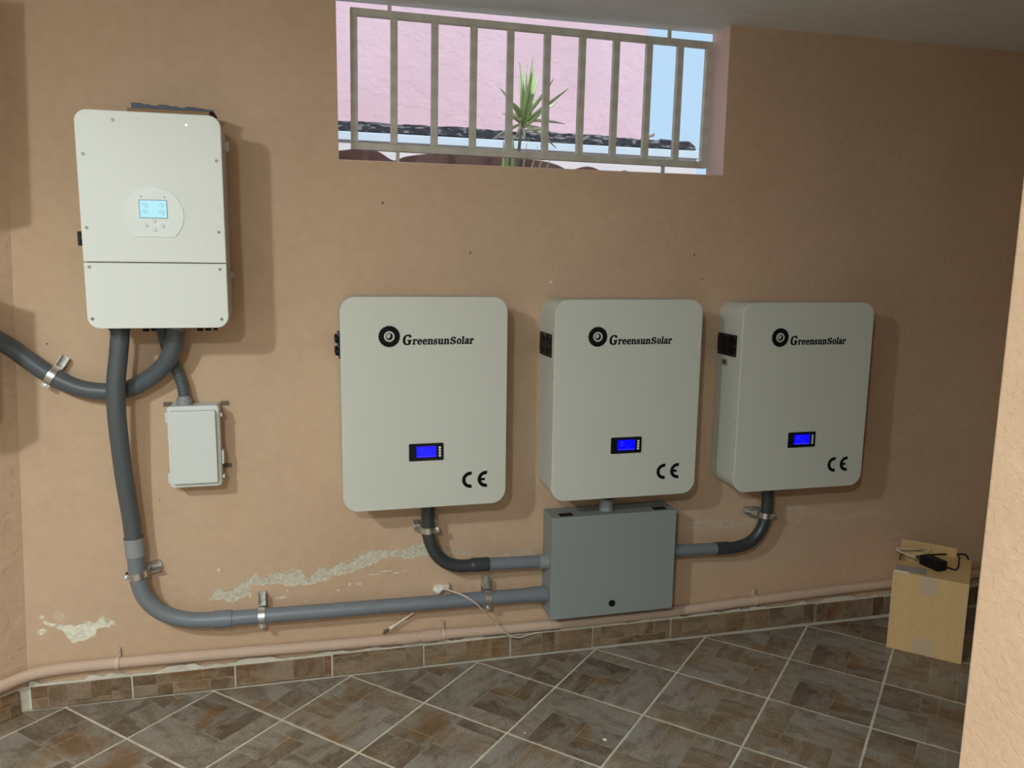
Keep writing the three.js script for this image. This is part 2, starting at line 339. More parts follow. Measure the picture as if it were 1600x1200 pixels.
// floor: bed of grout with every tile its own piece
const floor = structureGroup('floor', 'brown stone look floor tiles laid diagonally with pale grout', 'floor');
{
  const bed = new THREE.Shape([[-0.09, -0.002], [3.76, -0.002], [3.76, 5.02], [-3.32, 5.02], [-3.32, 2.9]].map(p => new THREE.Vector2(p[0], -p[1])));
  const g = new THREE.ExtrudeGeometry(bed, { depth: 0.10, bevelEnabled: false }); g.rotateX(-Math.PI / 2); g.translate(0, -0.1025, 0);
  mesh('grout_bed', metricUV(g), groutMat, floor);
}
const S = 0.33, HD = S / Math.SQRT2, GTH = 0.0067, GX = 0.9704, GZ = 0.0254;
function tileGeo(pts, h = 0.008, ch = 0.0012, gap = 0.0044) {   // convex tile outline in its own plane (x, z), bevelled top at y = 0
  const n = pts.length, inset = d => pts.map((p, i) => {
    const a = pts[(i + n - 1) % n], b = pts[(i + 1) % n];
    const e1 = new THREE.Vector2(p[0] - a[0], p[1] - a[1]).normalize(), e2 = new THREE.Vector2(b[0] - p[0], b[1] - p[1]).normalize();
    const n1 = new THREE.Vector2(-e1.y, e1.x), n2 = new THREE.Vector2(-e2.y, e2.x), m = n1.clone().add(n2), k = d / (m.lengthSq() / 2);
    return [p[0] + m.x * k * 1, p[1] + m.y * k * 1];
  });
  const o = inset(gap), t = inset(gap + ch), pos = [], uv = [];
  const put = (x, y, z) => { pos.push(x, y, z); uv.push(x / S + 0.5, z / S + 0.5); };
  for (let i = 1; i < n - 1; i++) { put(t[0][0], 0, t[0][1]); put(t[i + 1][0], 0, t[i + 1][1]); put(t[i][0], 0, t[i][1]); }
  for (let i = 0; i < n; i++) {
    const j = (i + 1) % n;
    for (const [A, ya, B, yb] of [[t, 0, o, -ch], [o, -ch, o, -h]]) {
      put(A[i][0], ya, A[i][1]); put(A[j][0], ya, A[j][1]); put(B[j][0], yb, B[j][1]);
      put(A[i][0], ya, A[i][1]); put(B[j][0], yb, B[j][1]); put(B[i][0], yb, B[i][1]);
    }
  }
  const g = new THREE.BufferGeometry();
  g.setAttribute('position', new THREE.Float32BufferAttribute(pos, 3)); g.setAttribute('uv', new THREE.Float32BufferAttribute(uv, 2)); g.computeVertexNormals();
  return g;
}
const hS = S / 2;
const fullTile = tileGeo([[-hS, -hS], [hS, -hS], [hS, hS], [-hS, hS]]);
const halfTile = tileGeo([[hS, -hS - 0.008], [hS, hS], [-hS - 0.008, hS]]);   // right angle towards +x +z, hypotenuse along the wall
{
  const insideLeft = (x, z) => (x + 0.078) * 0.667 + z * 0.745 > -0.08;
  const rest = [];
  for (let d = 0; d <= 21; d++) for (let k = -24; k <= 24; k++) {
    if ((k + d) % 2 === 0) continue;
    const u = k * HD, v = d * HD;
    const x = GX + u * Math.cos(GTH) - v * Math.sin(GTH), z = GZ + u * Math.sin(GTH) + v * Math.cos(GTH);
    if (!insideLeft(x, z) || x > 3.9 || x < -3.2 || z > 4.95) continue;
    if (d === 0 && x > 3.75) continue;
    if (x > 3.70 || (x > 1.6 && x < 2.02 && z > 2.3)) continue;
    const near = z < 2.3 && x > -0.9;
    const mi = Math.floor(rnd() * 5), ori = d === 0 ? 0 : Math.floor(rnd() * 4);
    if (near) {
      const m = mesh('floor_tile', d === 0 ? halfTile : fullTile, floorMats[mi], floor);
      m.position.set(x, (rnd() - 0.5) * 0.0006, z);
      // the half tile's right angle points into the room (+z)
      m.rotation.y = -GTH + (d === 0 ? -Math.PI / 4 : Math.PI / 4 + ori * Math.PI / 2);
    } else {
      const g = fullTile.clone(); g.rotateY(-GTH + Math.PI / 4 + ori * Math.PI / 2); g.translate(x, 0, z); rest.push(g);
    }
  }
  const f = mesh('floor_tile_field', rest, floorMats[0], floor); f.userData.kind = 'stuff';
}
// skirting tiles along the back wall
const baseBack = structureGroup('baseboard_back', 'row of brown stone look skirting tiles along the back wall', 'baseboard');
mesh('mortar', box(-0.085, 0, 0, 3.74, 0.083, 0.0075), groutMat, baseBack);
{   // rough bead of mortar left along the top of the tiles
  const s = new THREE.Shape(); s.moveTo(-0.07, 0.074); s.lineTo(3.72, 0.074);
  for (let i = 0; i <= 420; i++) { const x = 3.72 - i * 3.79 / 420; s.lineTo(x, 0.086 + sstep(0.4, 0.75, fbm(x * 16, 2, 161, 3)) * 0.016 + (vnoise(x * 90, 1, 163) - 0.5) * 0.004); }
  mesh('mortar_bead', metricUV(plate(s, 0.0005, 0.0125, 0.002, 1)), groutMat, baseBack);
}
const BX = 0.2422, BS = 0.3313;
const skirtGeo = (L, H, du, dv) => {
  const g = metricUV(new RoundedBoxGeometry(L, H, 0.012, 1, 0.0015)), uv = g.attributes.uv;
  for (let i = 0; i < uv.count; i++) uv.setXY(i, uv.getX(i) / S + du, uv.getY(i) / S + dv);
  return g;
};
{
  const tone = [2, 3, 4, 1, 0, 3, 2, 4, 3, 1, 2];
  for (let i = -1; i < 11; i++) {
    const x0 = i < 0 ? -0.068 : BX + i * BS, x1 = Math.min(BX + (i + 1) * BS, 3.735);
    if (x1 - x0 < 0.05) continue;
    const m = mesh('skirting_tile', skirtGeo(x1 - x0 - 0.008, 0.079 + rr(-0.003, 0.003), rnd(), 0.2 + 0.6 * rnd()), skirtMats[tone[(i + 1) % 11] % 5], baseBack);
    m.position.set((x0 + x1) / 2, 0.0415, 0.0095 + rr(-0.0015, 0.0015)); m.rotation.z = rr(-0.006, 0.006);
  }
}
const baseLeft = structureGroup('baseboard_left', 'brown skirting tiles along the angled left wall', 'baseboard');
mesh('mortar', leftBlock(0.0, 1.5, 0, 0.083, 0, 0.0075), groutMat, baseLeft);
for (let i = 0; i < 4; i++) {
  const m = mesh('skirting_tile', skirtGeo(BS - 0.008, 0.080, rnd(), 0.2 + 0.6 * rnd()), skirtMats[(i * 2 + 3) % 5], baseLeft);
  m.position.copy(leftAt(0.03 + BS * (i + 0.5), 0.0415, 0.0095)); m.rotation.y = Math.atan2(0.667, 0.745);
}

// ------------------------------------------------------------------ outdoors, seen through the window
structure('ground', box(-8, -0.12, -9, 9, -0.02, -WT - 0.001), std([0.42, 0.38, 0.34], 0.95), 'bare ground outside the window', 'ground');
const houseTex = dataTex(512, 512, (u, v) => { const m = (fbm(u * 8, v * 8, 131, 4, 8, 8) - 0.5) * 0.05; return [0.85 + m, 0.705 + m, 0.715 + m]; }, true);
houseTex.repeat.set(0.5, 0.5);
const houseBump = plasterBump.clone(); houseBump.repeat.set(0.45, 0.45); houseBump.needsUpdate = true;
const houseMat = new THREE.MeshStandardMaterial({ map: houseTex, bumpMap: houseBump, bumpScale: 0.0022, roughness: 0.9 });
single('house_wall', box(-3, -0.02, -2.45, 2.985, 4.2, -2.2), houseMat, 'pink rendered wall of the neighbouring house seen through the window', 'house wall');
{
  const g = thing('garden_wall', 'pale garden wall with white coping and mouldy top outside the window', 'garden wall', [1.9, 0, -1.2]);
  mesh('wall_body', box(-3.4, -0.02, -0.16, 0.955, 2.03, 0), std([0.74, 0.66, 0.62], 0.9), g);
  const cop = mesh('coping', metricUV(new RoundedBoxGeometry(4.37, 0.040, 0.19, 2, 0.004)), std([0.60, 0.66, 0.70], 0.7), g);
  cop.position.set(-1.22, 2.052, -0.083); cop.rotation.z = -0.006;
  const mouldTex = dataTex(1024, 64, (u, v) => { const m = sstep(0.5, 0.68, fbm(u * 140, v * 6, 141, 4)); const k = fbm(u * 300, v * 20, 143, 3) * 0.22; return mix3([0.10 + k, 0.10 + k, 0.11 + k], [0.62, 0.58, 0.58], m * 0.8); }, true);
  const shape = new THREE.Shape(); shape.moveTo(-3.4, 0); shape.lineTo(0.945, 0);
  shape.lineTo(0.94, 0.02); shape.lineTo(0.91, 0.042);
  for (let i = 0; i <= 150; i++) { const x = 0.89 - i * 4.29 / 150; shape.lineTo(x, 0.043 + (fbm(x * 14, 0, 147, 3) - 0.5) * 0.02); }
  const mg = plate(shape, -0.17, 0.005, 0.004, 2); const uv = mg.attributes.uv; for (let i = 0; i < uv.count; i++) uv.setXY(i, uv.getX(i) / 4.4, uv.getY(i) / 0.06);
  const mo = mesh('mouldy_cap', mg, new THREE.MeshStandardMaterial({ map: mouldTex, roughness: 0.95 }), g);
  mo.position.set(0, 2.068, 0.005); mo.rotation.z = -0.006;
}
{   // dry curled leaf on the coping
  const s = new THREE.Shape([[-0.05, 0], [-0.02, 0.012], [0.0, 0.03], [0.03, 0.034], [0.05, 0.045], [0.052, 0.03], [0.02, 0.02], [0.03, 0.004], [0.06, -0.004]].map(p => new THREE.Vector2(...p)));
  const d = single('dry_leaf', plate(s, -0.02, 0.02, 0.002, 3), std([0.30, 0.20, 0.15], 0.9), 'curled brown dry leaf lying on the garden wall coping', 'leaf');
  d.position.set(2.575, 2.098, -1.25);
}
{   // brown wavy-topped bank of the planting bed just outside
  const top = [[0.60, 1.90], [0.80, 1.893], [0.984, 1.905], [1.065, 1.916], [1.140, 1.909], [1.203, 1.877], [1.255, 1.894], [1.371, 1.911], [1.476, 1.911], [1.583, 1.906], [1.692, 1.905], [1.813, 1.901], [1.886, 1.887], [1.943, 1.866], [1.986, 1.878], [2.023, 1.885], [2.063, 1.878], [2.102, 1.861], [2.160, 1.863], [2.195, 1.875], [2.249, 1.861], [2.40, 1.852], [2.62, 1.85]];
  const s = new THREE.Shape(); s.moveTo(0.6, -0.02); s.lineTo(2.62, -0.02); s.lineTo(2.62, 1.85);
  s.splineThru(top.slice(0, -1).reverse().map(p => new THREE.Vector2(...p)));
  const bt = dataTex(256, 256, (u, v) => { const m = (fbm(u * 14, v * 14, 151, 4, 14, 14) - 0.5) * 0.14; return [0.62 + m, 0.49 + m, 0.455 + m]; }, true);
  single('planting_bed_edge', plate(s, -0.62, -0.55, 0.004, 60), new THREE.MeshStandardMaterial({ map: bt, roughness: 0.95 }), 'brown wavy topped edging of the planting bed below the window grille', 'edging');
}
{   // spiky plant
  const p = thing('spiky_plant', 'spiky green plant with thin trunk outside the barred window', 'plant', [1.704, -0.02, -0.45]);
  const leafMat = [[0.42, 0.58, 0.20], [0.58, 0.70, 0.32], [0.72, 0.70, 0.48]].map(c => std(c, 0.55));
  mesh('trunk', tube([[-0.01, 0, 0], [0.01, 0.7, 0.01], [-0.022, 1.5, 0], [-0.015, 1.88, 0], [0, 2.04, 0]], 0.0068, 40, 8), std([0.42, 0.40, 0.36], 0.85), p);
  const blade = (b, tip, w, sag) => {   // folded blade with thickness
    const B = V(b), T = V(tip), d = T.clone().sub(B), N = 9, pos = [], idx = [];
    const side = new THREE.Vector3(d.y, -d.x, 0.25 * d.length()).normalize(), nor = d.clone().cross(side).normalize();
    for (let i = 0; i <= N; i++) {
      const t = i / N, c = B.clone().addScaledVector(d, t); c.y -= sag * t * t; c.z += 0.03 * Math.sin(t * 3);
      const ww = w * Math.pow(Math.sin(Math.PI * Math.min(0.98, 0.14 + 0.86 * t)), 0.8) + 0.0004;
      for (const [a, o] of [[-1, 0.002], [0, -0.0015], [1, 0.002], [0, 0.001]]) { const q = c.clone().addScaledVector(side, a * ww).addScaledVector(nor, o); pos.push(q.x, q.y, q.z); }
    }
    for (let i = 0; i < N; i++) for (let k = 0; k < 4; k++) { const a = i * 4 + k, e = i * 4 + (k + 1) % 4; idx.push(a, e, a + 4, e, e + 4, a + 4); }
    const g = new THREE.BufferGeometry(); g.setAttribute('position', new THREE.Float32BufferAttribute(pos, 3)); g.setIndex(idx); g.computeVertexNormals(); return g;
  };
  const K = 0.00042, tips = [[305, 100], [340, 190], [365, 130], [390, 90], [415, 160], [450, 150], [470, 190], [495, 200], [495, 290], [480, 330], [490, 405], [450, 260], [215, 470], [250, 520], [580, 490], [750, 330], [750, 395], [690, 440], [800, 600], [740, 690], [700, 840], [265, 625], [40, 800], [255, 790], [315, 815], [90, 330], [600, 250], [560, 700], [150, 560]];
  const dark = new Set([0, 3, 5, 10, 12, 15]);
  tips.forEach(([x, y], i) => {
    const tip = [(x - 345) * K, 2.055 + (640 - y) * K, rr(-0.08, 0.08)];
    mesh('leaf', blade([rr(-0.006, 0.006), 2.04 + rr(-0.02, 0.02), rr(-0.006, 0.006)], tip, 0.0062, y > 560 ? 0.01 : 0.004), leafMat[y > 560 ? 2 : dark.has(i) ? 0 : 1], p);
  });
  for (const [bx, tx, ty, k] of [[-0.09, -0.078, 1.955, 1], [-0.075, -0.060, 1.965, 0], [-0.06, -0.036, 1.975, 1], [-0.05, -0.03, 1.96, 0], [-0.04, 0.020, 1.955, 2], [-0.03, 0.075, 1.950, 2], [-0.01, 0.10, 1.925, 2], [0.0, 0.125, 1.905, 2]])
    mesh('leaf', blade([bx, 1.70, 0.02], [tx, ty + 0.02, rr(-0.02, 0.02)], k === 2 ? 0.003 : 0.008, 0), leafMat[k], p);
}

// ------------------------------------------------------------------ window reveal, wall paint turned pale pink to imitate daylight on it, and grille
{
  const g = structureGroup('window_1', 'unglazed window opening with reveal below the ceiling, daylight put into its pale pink colour', 'window');
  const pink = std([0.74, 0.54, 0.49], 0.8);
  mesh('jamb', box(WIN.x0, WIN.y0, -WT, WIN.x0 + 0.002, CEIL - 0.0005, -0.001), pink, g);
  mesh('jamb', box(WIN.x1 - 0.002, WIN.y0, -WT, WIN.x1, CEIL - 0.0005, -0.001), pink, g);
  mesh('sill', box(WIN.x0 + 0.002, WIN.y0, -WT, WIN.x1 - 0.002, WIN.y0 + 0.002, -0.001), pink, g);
}
{
  const y0 = 1.847, y1 = 2.282, x0 = 1.0115, x1 = 2.346, b = 0.0235;
  const g = thing('window_grille', 'painted steel bar grille set in the window opening', 'grille', [x0, y0, -0.116]);
  g.rotation.z = -0.009;
  const bar = (name, xa, ya, xb, yb, d = b / 2) => mesh(name, rbox(xa - x0, ya - y0 + 0.012, -d, xb - x0, yb - y0 + 0.012, d, 0.0015, 1), M.grille, g);
  bar('rail', x0, y1, x1, y1 + b); bar('rail', x0, y0, x1, y0 + b);
  bar('post', x0, y0 + b, x0 + b, y1); bar('post', x1 - b, y0 + b, x1, y1);
  const cx = [1.158, 1.298, 1.435, 1.567, 1.702, 1.834, 1.964, 2.093, 2.217];
  for (const x of cx) bar('bar', x - b / 2, y0 + b, x + b / 2, y1, b / 2 - 0.0008);
  bar('fixing_stub', 1.137, y1 + b, 1.149, y1 + 0.062, 0.006); bar('fixing_stub', 2.165, y1 + b, 2.177, y1 + 0.058, 0.006);
  bar('fixing_stub', 1.165, y0 - 0.055, 1.177, y0, 0.006); bar('fixing_stub', 2.165, y0 - 0.050, 2.177, y0, 0.006);
}

// ------------------------------------------------------------------ wall batteries
const font = await new FontLoader().loadAsync('fonts/droid/droid_serif_bold.typeface.json');
function fitText(txt, x0, x1, y0, y1, z, shear = 0.10) {   // lettering stretched into a box, a hair proud of the surface
  const g = new TextGeometry(txt, { font, size: 1, depth: 0.02, curveSegments: 5, bevelEnabled: true, bevelThickness: 0.001, bevelSize: 0.034, bevelSegments: 1 });
  g.computeBoundingBox(); const b = g.boundingBox;
  const w = b.max.x - b.min.x, h = b.max.y - b.min.y, p = g.attributes.position;
  for (let i = 0; i < p.count; i++) {
    const ty = (p.getY(i) - b.min.y) / h, tx = (p.getX(i) - b.min.x) / w;
    p.setXYZ(i, x0 + tx * (x1 - x0) + ty * (y1 - y0) * shear, y0 + ty * (y1 - y0), z + (p.getZ(i) > 0.01 ? 0.0005 : -0.0003));
  }
  g.computeVertexNormals();
  return g;
}
function arcBand(cx, cy, r0, r1, a0, a1) {
  const s = new THREE.Shape(); s.absarc(cx, cy, r1, a0, a1, false); s.absarc(cx, cy, r0, a1, a0, true); return s;
}
const thin = (s, z, t = 0.0005, seg = 24) => { const g = new THREE.ExtrudeGeometry(s, { depth: t + 0.0003, bevelEnabled: false, curveSegments: seg }); g.translate(0, 0, z - 0.0003); return g; };
const BW = 0.5483, BH = 0.7074, ZF = 0.185;
function screenTexture(w, h, base, draw) {
  const c = document.createElement('canvas'); c.width = w; c.height = h; const x = c.getContext('2d');
  x.fillStyle = base; x.fillRect(0, 0, w, h); draw(x);
  const t = new THREE.CanvasTexture(c); t.colorSpace = THREE.SRGBColorSpace; return t;
}
const blueTex = screenTexture(256, 148, '#0606ff', x => {
  x.fillStyle = '#4a58ff';
  for (const [a, b, w] of [[42, 26, 30], [60, 34, 34], [38, 58, 46], [46, 84, 26], [120, 84, 34], [150, 108, 20]]) x.fillRect(a, b, w, 4);
  x.fillStyle = '#5a60ff'; x.fillRect(6, 132, 242, 4);
});
const blueMat = new THREE.MeshStandardMaterial({ color: 0x000010, emissive: 0xffffff, emissiveMap: blueTex, emissiveIntensity: 1.0, roughness: 0.3 });
function makeBattery(x, y, label, plateOn, sock) {
  const t = thing('wall_battery', label, 'battery', [x, y, 0], 'white wall batteries in a row');
  mesh('body', plate(roundRectShape(BW - 0.006, BH - 0.006, 0.05, 0.003, 0.003), 0.003, 0.162, 0.002, 16), M.battery, t);
  const cover = mesh('front_cover', plate(roundRectShape(BW, BH, 0.05), 0.163, ZF, 0.0022, 16), M.battery, t);
  for (let i = 0; i < 7; i++) { const s = mesh('screw', rod([0, 0.09 + i * 0.088, 0.172], [-0.001, 0.09 + i * 0.088, 0.172], 0.0022, 8), M.screw, cover); s.userData.label = 'small side screw'; }
  // printed emblem and lettering
  const gear = new THREE.Shape(); const GC = [0.155, 0.580];
  for (let i = 0; i <= 160; i++) { const a = i / 160 * Math.PI * 2, r = 0.0345 + 0.0013 * Math.cos(a * 24); gear[i ? 'lineTo' : 'moveTo'](GC[0] + Math.cos(a) * r, GC[1] + Math.sin(a) * r); }
  const em = mesh('emblem', thin(gear, ZF), M.ink, t);
  const ring = arcBand(GC[0], GC[1], 0.0118, 0.0170, 0, Math.PI * 2 - 0.001);
  const swirl = arcBand(GC[0] - 0.001, GC[1] + 0.001, 0.0035, 0.0078, 0.9, 4.4);
  const dot = new THREE.Shape(); dot.moveTo(GC[0] - 0.003, GC[1] - 0.006); dot.quadraticCurveTo(GC[0] + 0.006, GC[1] - 0.002, GC[0] + 0.003, GC[1] + 0.006); dot.quadraticCurveTo(GC[0] - 0.006, GC[1] + 0.003, GC[0] - 0.003, GC[1] - 0.006);
  const er = mesh('emblem_ring', [thin(ring, ZF + 0.0005), thin(swirl, ZF + 0.0005), thin(dot, ZF + 0.0005)], M.battery, em); er.userData.label = 'pale ring and swirl inside the emblem';
  const B0 = 0.552, L = mesh('lettering', [
    fitText('G', 0.1965, 0.2265, B0 - 0.001, B0 + 0.0340, ZF),
    fitText('reensun', 0.2285, 0.3510, B0, B0 + 0.0192, ZF),
    fitText('S', 0.3525, 0.3725, B0, B0 + 0.0250, ZF),
    fitText('olar', 0.3745, 0.4320, B0, B0 + 0.0265, ZF)], M.ink, t);
  L.userData.label = 'black printed lettering';
  const R = 0.0285, cy = 0.0885, a0 = 1.36, a1 = Math.PI * 2 - 1.36;
  const eBar = new THREE.Shape([[0.4585, cy - 0.0045], [0.4745, cy - 0.0045], [0.4745, cy + 0.0045], [0.4585, cy + 0.0045]].map(p => new THREE.Vector2(...p)));
  const ce = mesh('conformity_mark', [thin(arcBand(0.424, cy, R - 0.0120, R, a0, a1), ZF), thin(arcBand(0.4775, cy, R - 0.0120, R, a0, a1), ZF), thin(eBar, ZF)], M.ink, t);
  ce.userData.label = 'black printed letters C and E';
  // display
  const d = mesh('display', plate(roundRectShape(0.116, 0.059, 0.004, 0.216, 0.163), ZF - 0.002, ZF + 0.002, 0.0006, 4), M.black, t);
  const sg = new THREE.BoxGeometry(0.066, 0.038, 0.0006); const scr = mesh('screen', sg, blueMat, d); scr.position.set(0.216 + 0.058, 0.163 + 0.0305, ZF + 0.0022); scr.userData.label = 'glowing blue screen';
  for (let i = 0; i < 4; i++) { const b = mesh('key', rod([0.319, 0.179 + i * 0.0092, ZF + 0.001], [0.319, 0.179 + i * 0.0092, ZF + 0.0034], 0.0042, 10), M.white, d); b.userData.label = 'small round white key'; }
  // socket panel on the left flank
  const sp = mesh('socket_panel', rbox(-0.003, 0.505, 0.012, 0.004, 0.585, 0.145, 0.0012, 1), M.black, t);
  for (const [yy, zz] of [[0.565, 0.05], [0.524, 0.05], [0.565, 0.105], [0.524, 0.105]]) mesh('socket', [rod([-0.002, yy, zz], [-sock, yy, zz], 0.013, 14), rod([-sock, yy, zz], [-sock - 0.0015, yy, zz], 0.009, 14)], M.black, sp);
  for (const [yy, zz] of [[0.579, 0.018], [0.579, 0.139], [0.511, 0.018], [0.511, 0.139], [0.545, 0.139], [0.579, 0.078]]) mesh('panel_screw', rod([-0.003, yy, zz], [-0.0045, yy, zz], 0.0026, 8), M.zinc, sp);
  if (plateOn) { const rp = mesh('rating_plate', rbox(-0.0012, 0.467, 0.045, 0.004, 0.490, 0.090, 0.0005, 1), M.zincDull, t); rp.userData.label = 'small metal rating plate under the sockets'; mesh('plate_print', box(-0.0016, 0.474, 0.060, -0.001, 0.484, 0.073), M.ink, rp); }
  for (const fx of [0.06, 0.46]) mesh('foot', rbox(fx, -0.006, 0.12, fx + 0.014, 0.004, 0.134, 0.001, 1), M.black, t);
  return t;
}
makeBattery(0.9499, 0.664, 'white wall battery nearest the inverter, first of the row of three', false, 0.012);
makeBattery(1.6633, 0.6548, 'white wall battery directly above the grey steel box', false, 0.0042);
makeBattery(2.3719, 0.6439, 'white wall battery farthest right, nearest the cardboard box', true, 0.0042);

// ------------------------------------------------------------------ inverter
{
  const t = thing('inverter', 'white wall mounted inverter with a lit display in a round panel', 'inverter', [0.2383, 1.2825, 0]);
  const W = 0.3842, H = 0.6094, SE = 0.190, zf = 0.25, r = 0.034;
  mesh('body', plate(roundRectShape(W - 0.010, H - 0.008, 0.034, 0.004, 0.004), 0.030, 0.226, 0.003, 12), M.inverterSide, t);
  const up = new THREE.Shape(); up.moveTo(0, SE + 0.0012); up.lineTo(W, SE + 0.0012); up.lineTo(W, H - r); up.absarc(W - r, H - r, r, 0, Math.PI / 2); up.lineTo(r, H); up.absarc(r, H - r, r, Math.PI / 2, Math.PI); up.lineTo(0, SE + 0.0012);
  const lo = new THREE.Shape(); lo.moveTo(r, 0); lo.lineTo(W - r, 0); lo.absarc(W - r, r, r, -Math.PI / 2, 0); lo.lineTo(W, SE - 0.0012); lo.lineTo(0, SE - 0.0012); lo.lineTo(0, r); lo.absarc(r, r, r, Math.PI, Math.PI * 1.5);
  const cu = mesh('front_cover', plate(up, 0.222, zf, 0.0025, 14), M.inverter, t), cl = mesh('lower_cover', plate(lo, 0.222, zf, 0.0025, 14), M.inverter, t);
  const sc = [[0.338, 1.866], [0.530, 1.862], [0.256, 1.771], [0.607, 1.766], [0.253, 1.569], [0.605, 1.563], [0.253, 1.459], [0.604, 1.455], [0.252, 1.311], [0.603, 1.308]];
  sc.forEach(([x, y], i) => mesh('screw', rod([x - 0.2383, y - 1.2825, zf - 0.001], [x - 0.2383, y - 1.2825, zf + 0.0018], i === 1 ? 0.003 : 0.0045, 12), i === 1 ? M.zinc : M.screw, i < 6 ? cu : cl));
  // control panel
  const C = [0.431 - 0.2383, 1.607 - 1.2825], R = 0.081, flat = -0.0615, a = Math.asin(flat / R);
  const ps = new THREE.Shape(); ps.absarc(C[0], C[1], R, a, Math.PI - a, false); ps.closePath();
  const cp = mesh('control_panel', plate(ps, zf - 0.001, zf + 0.0025, 0.0008, 40), M.panel, t);
  const lcd = screenTexture(256, 176, '#b4f2ff', x => {
    x.strokeStyle = '#5a9fae'; x.lineWidth = 4;
    for (const [cx, cy, k] of [[48, 55, 1], [48, 125, 0], [212, 55, 0], [208, 125, 1]]) { x.beginPath(); x.arc(cx, cy, 26, Math.PI, Math.PI * (k ? 2.4 : 2.0)); x.stroke(); x.fillStyle = '#6fb2c0'; x.fillRect(cx - 6, cy - 6, 14, 14); }
  });
  const bz = mesh('screen_frame', rbox(0.395 - 0.2383 - 0.0015, 1.600 - 1.2825 - 0.0015, zf + 0.002, 0.467 - 0.2383 + 0.0015, 1.649 - 1.2825 + 0.0015, zf + 0.0032, 0.0005, 1), std([0.12, 0.20, 0.22], 0.4), cp);
  const sm = mesh('screen', new THREE.BoxGeometry(0.071, 0.048, 0.0008), new THREE.MeshStandardMaterial({ color: 0x102024, emissive: 0xffffff, emissiveMap: lcd, emissiveIntensity: 0.85, roughness: 0.3 }), cp);
  sm.position.set(0.431 - 0.2383, 1.6245 - 1.2825, zf + 0.0034); sm.userData.label = 'glowing pale blue screen';
  for (const [x, y] of [[0.431, 1.590], [0.4095, 1.5785], [0.4535, 1.5775], [0.432, 1.566]]) mesh('button', rod([x - 0.2383, y - 1.2825, zf + 0.002], [x - 0.2383, y - 1.2825, zf + 0.0058], 0.0062, 14, 0.0048), M.button, cp);
  [[0.400, 0], [0.4195, 1], [0.4405, 1], [0.462, 0]].forEach(([x, k]) => mesh('indicator', rod([x - 0.2383, 1.6585 - 1.2825, zf + 0.0018], [x - 0.2383, 1.6585 - 1.2825, zf + 0.0034], 0.0022, 8), k ? M.button : M.screw, cp));
  void bz;
  const kn = mesh('rotary_switch', [rod([-0.005, 0.257, 0.13], [-0.028, 0.257, 0.13], 0.021, 18), rbox(-0.038, 0.236, 0.122, -0.027, 0.278, 0.138, 0.002, 1)], M.black, t); kn.userData.label = 'black rotary switch';
  // mounting back plate and ears
  mesh('mounting_plate', rbox(0.03, 0.06, 0.001, W - 0.03, H - 0.04, 0.031, 0.002, 1), M.zincDull, t);
  mesh('ear', rbox(W - 0.010, H - 0.075, 0.03, W + 0.004, H - 0.048, 0.06, 0.001, 1), M.white, t);
  mesh('latch', rbox(W - 0.008, 0.145, 0.04, W + 0.004, 0.160, 0.10, 0.001, 1), M.inverterSide, t);
  for (const [x, z, rad] of [[0.128, 0.10, 0.012], [0.148, 0.085, 0.010], [0.285, 0.10, 0.011], [0.308, 0.09, 0.011], [0.33, 0.085, 0.008]]) mesh('cable_gland', [rod([x, 0.006, z], [x, -0.014, z], rad, 6), rod([x, -0.012, z], [x, -0.022, z], rad * 0.8, 14)], M.black, t);
}
{   // flat pack lying on the inverter
  const t = thing('cardboard_sheet', 'folded cardboard with dark blue wrapping on top of the inverter', 'cardboard', [0.36, 1.8885, 0.045]);
  mesh('board', rbox(0, 0, 0, 0.225, 0.026, 0.12, 0.001, 1), std([0.30, 0.19, 0.10], 0.85), t);  // darker than plain cardboard: its shading is put into the brown
  const wr = [];
  for (let i = 0; i < 9; i++) { const g = rbox(0.012 + i * 0.0245, 0.0255, -0.004 + (i % 2) * 0.003, 0.04 + i * 0.0245, 0.041 - (i % 3) * 0.002 - i * 0.0006, 0.118, 0.002, 1); wr.push(g); }
  mesh('wrapping', wr, std([0.045, 0.055, 0.085], 0.5), t);
}

// ------------------------------------------------------------------ junction box under the inverter
{
  const x0 = 0.410, x1 = 0.5675, y0 = 0.752, y1 = 1.019;
  const t = thing('junction_box', 'small white plastic junction box below the inverter', 'box', [x0, y0, 0]);
  const W = x1 - x0, H = y1 - y0;
  mesh('body', plate(roundRectShape(W - 0.006, H - 0.006, 0.010, 0.003, 0.003), 0.004, 0.066, 0.002, 6), M.junction, t);
  const lid = mesh('lid', [plate(roundRectShape(W, H, 0.012), 0.0665, 0.090, 0.004, 6), plate(roundRectShape(W - 0.020, H - 0.030, 0.005, 0.010, 0.016), 0.088, 0.108, 0.003, 4)], M.junction, t);
  for (const y of [H - 0.055, 0.012]) mesh('hinge', rbox(-0.008, y, 0.045, 0.002, y + 0.034, 0.075, 0.002, 1), M.junction, lid);
  for (const [y, h] of [[H - 0.040, 0.011], [0.070, 0.045], [0.022, 0.012]]) mesh('latch', rbox(W - 0.002, y, 0.05, W + 0.008, y + h, 0.078, 0.002, 1), M.junction, lid);
  for (const [x, y] of [[W - 0.002, H - 0.016], [W - 0.002, 0.038], [-0.022, H - 0.014]]) mesh('bracket', [rbox(x, y, 0.001, x + 0.026, y + 0.014, 0.004, 0.0005, 1), rod([x + 0.018, y + 0.007, 0.003], [x + 0.018, y + 0.007, 0.006], 0.0035, 10)], std([0.17, 0.13, 0.09], 0.6, { metalness: 0.3 }), t);
}

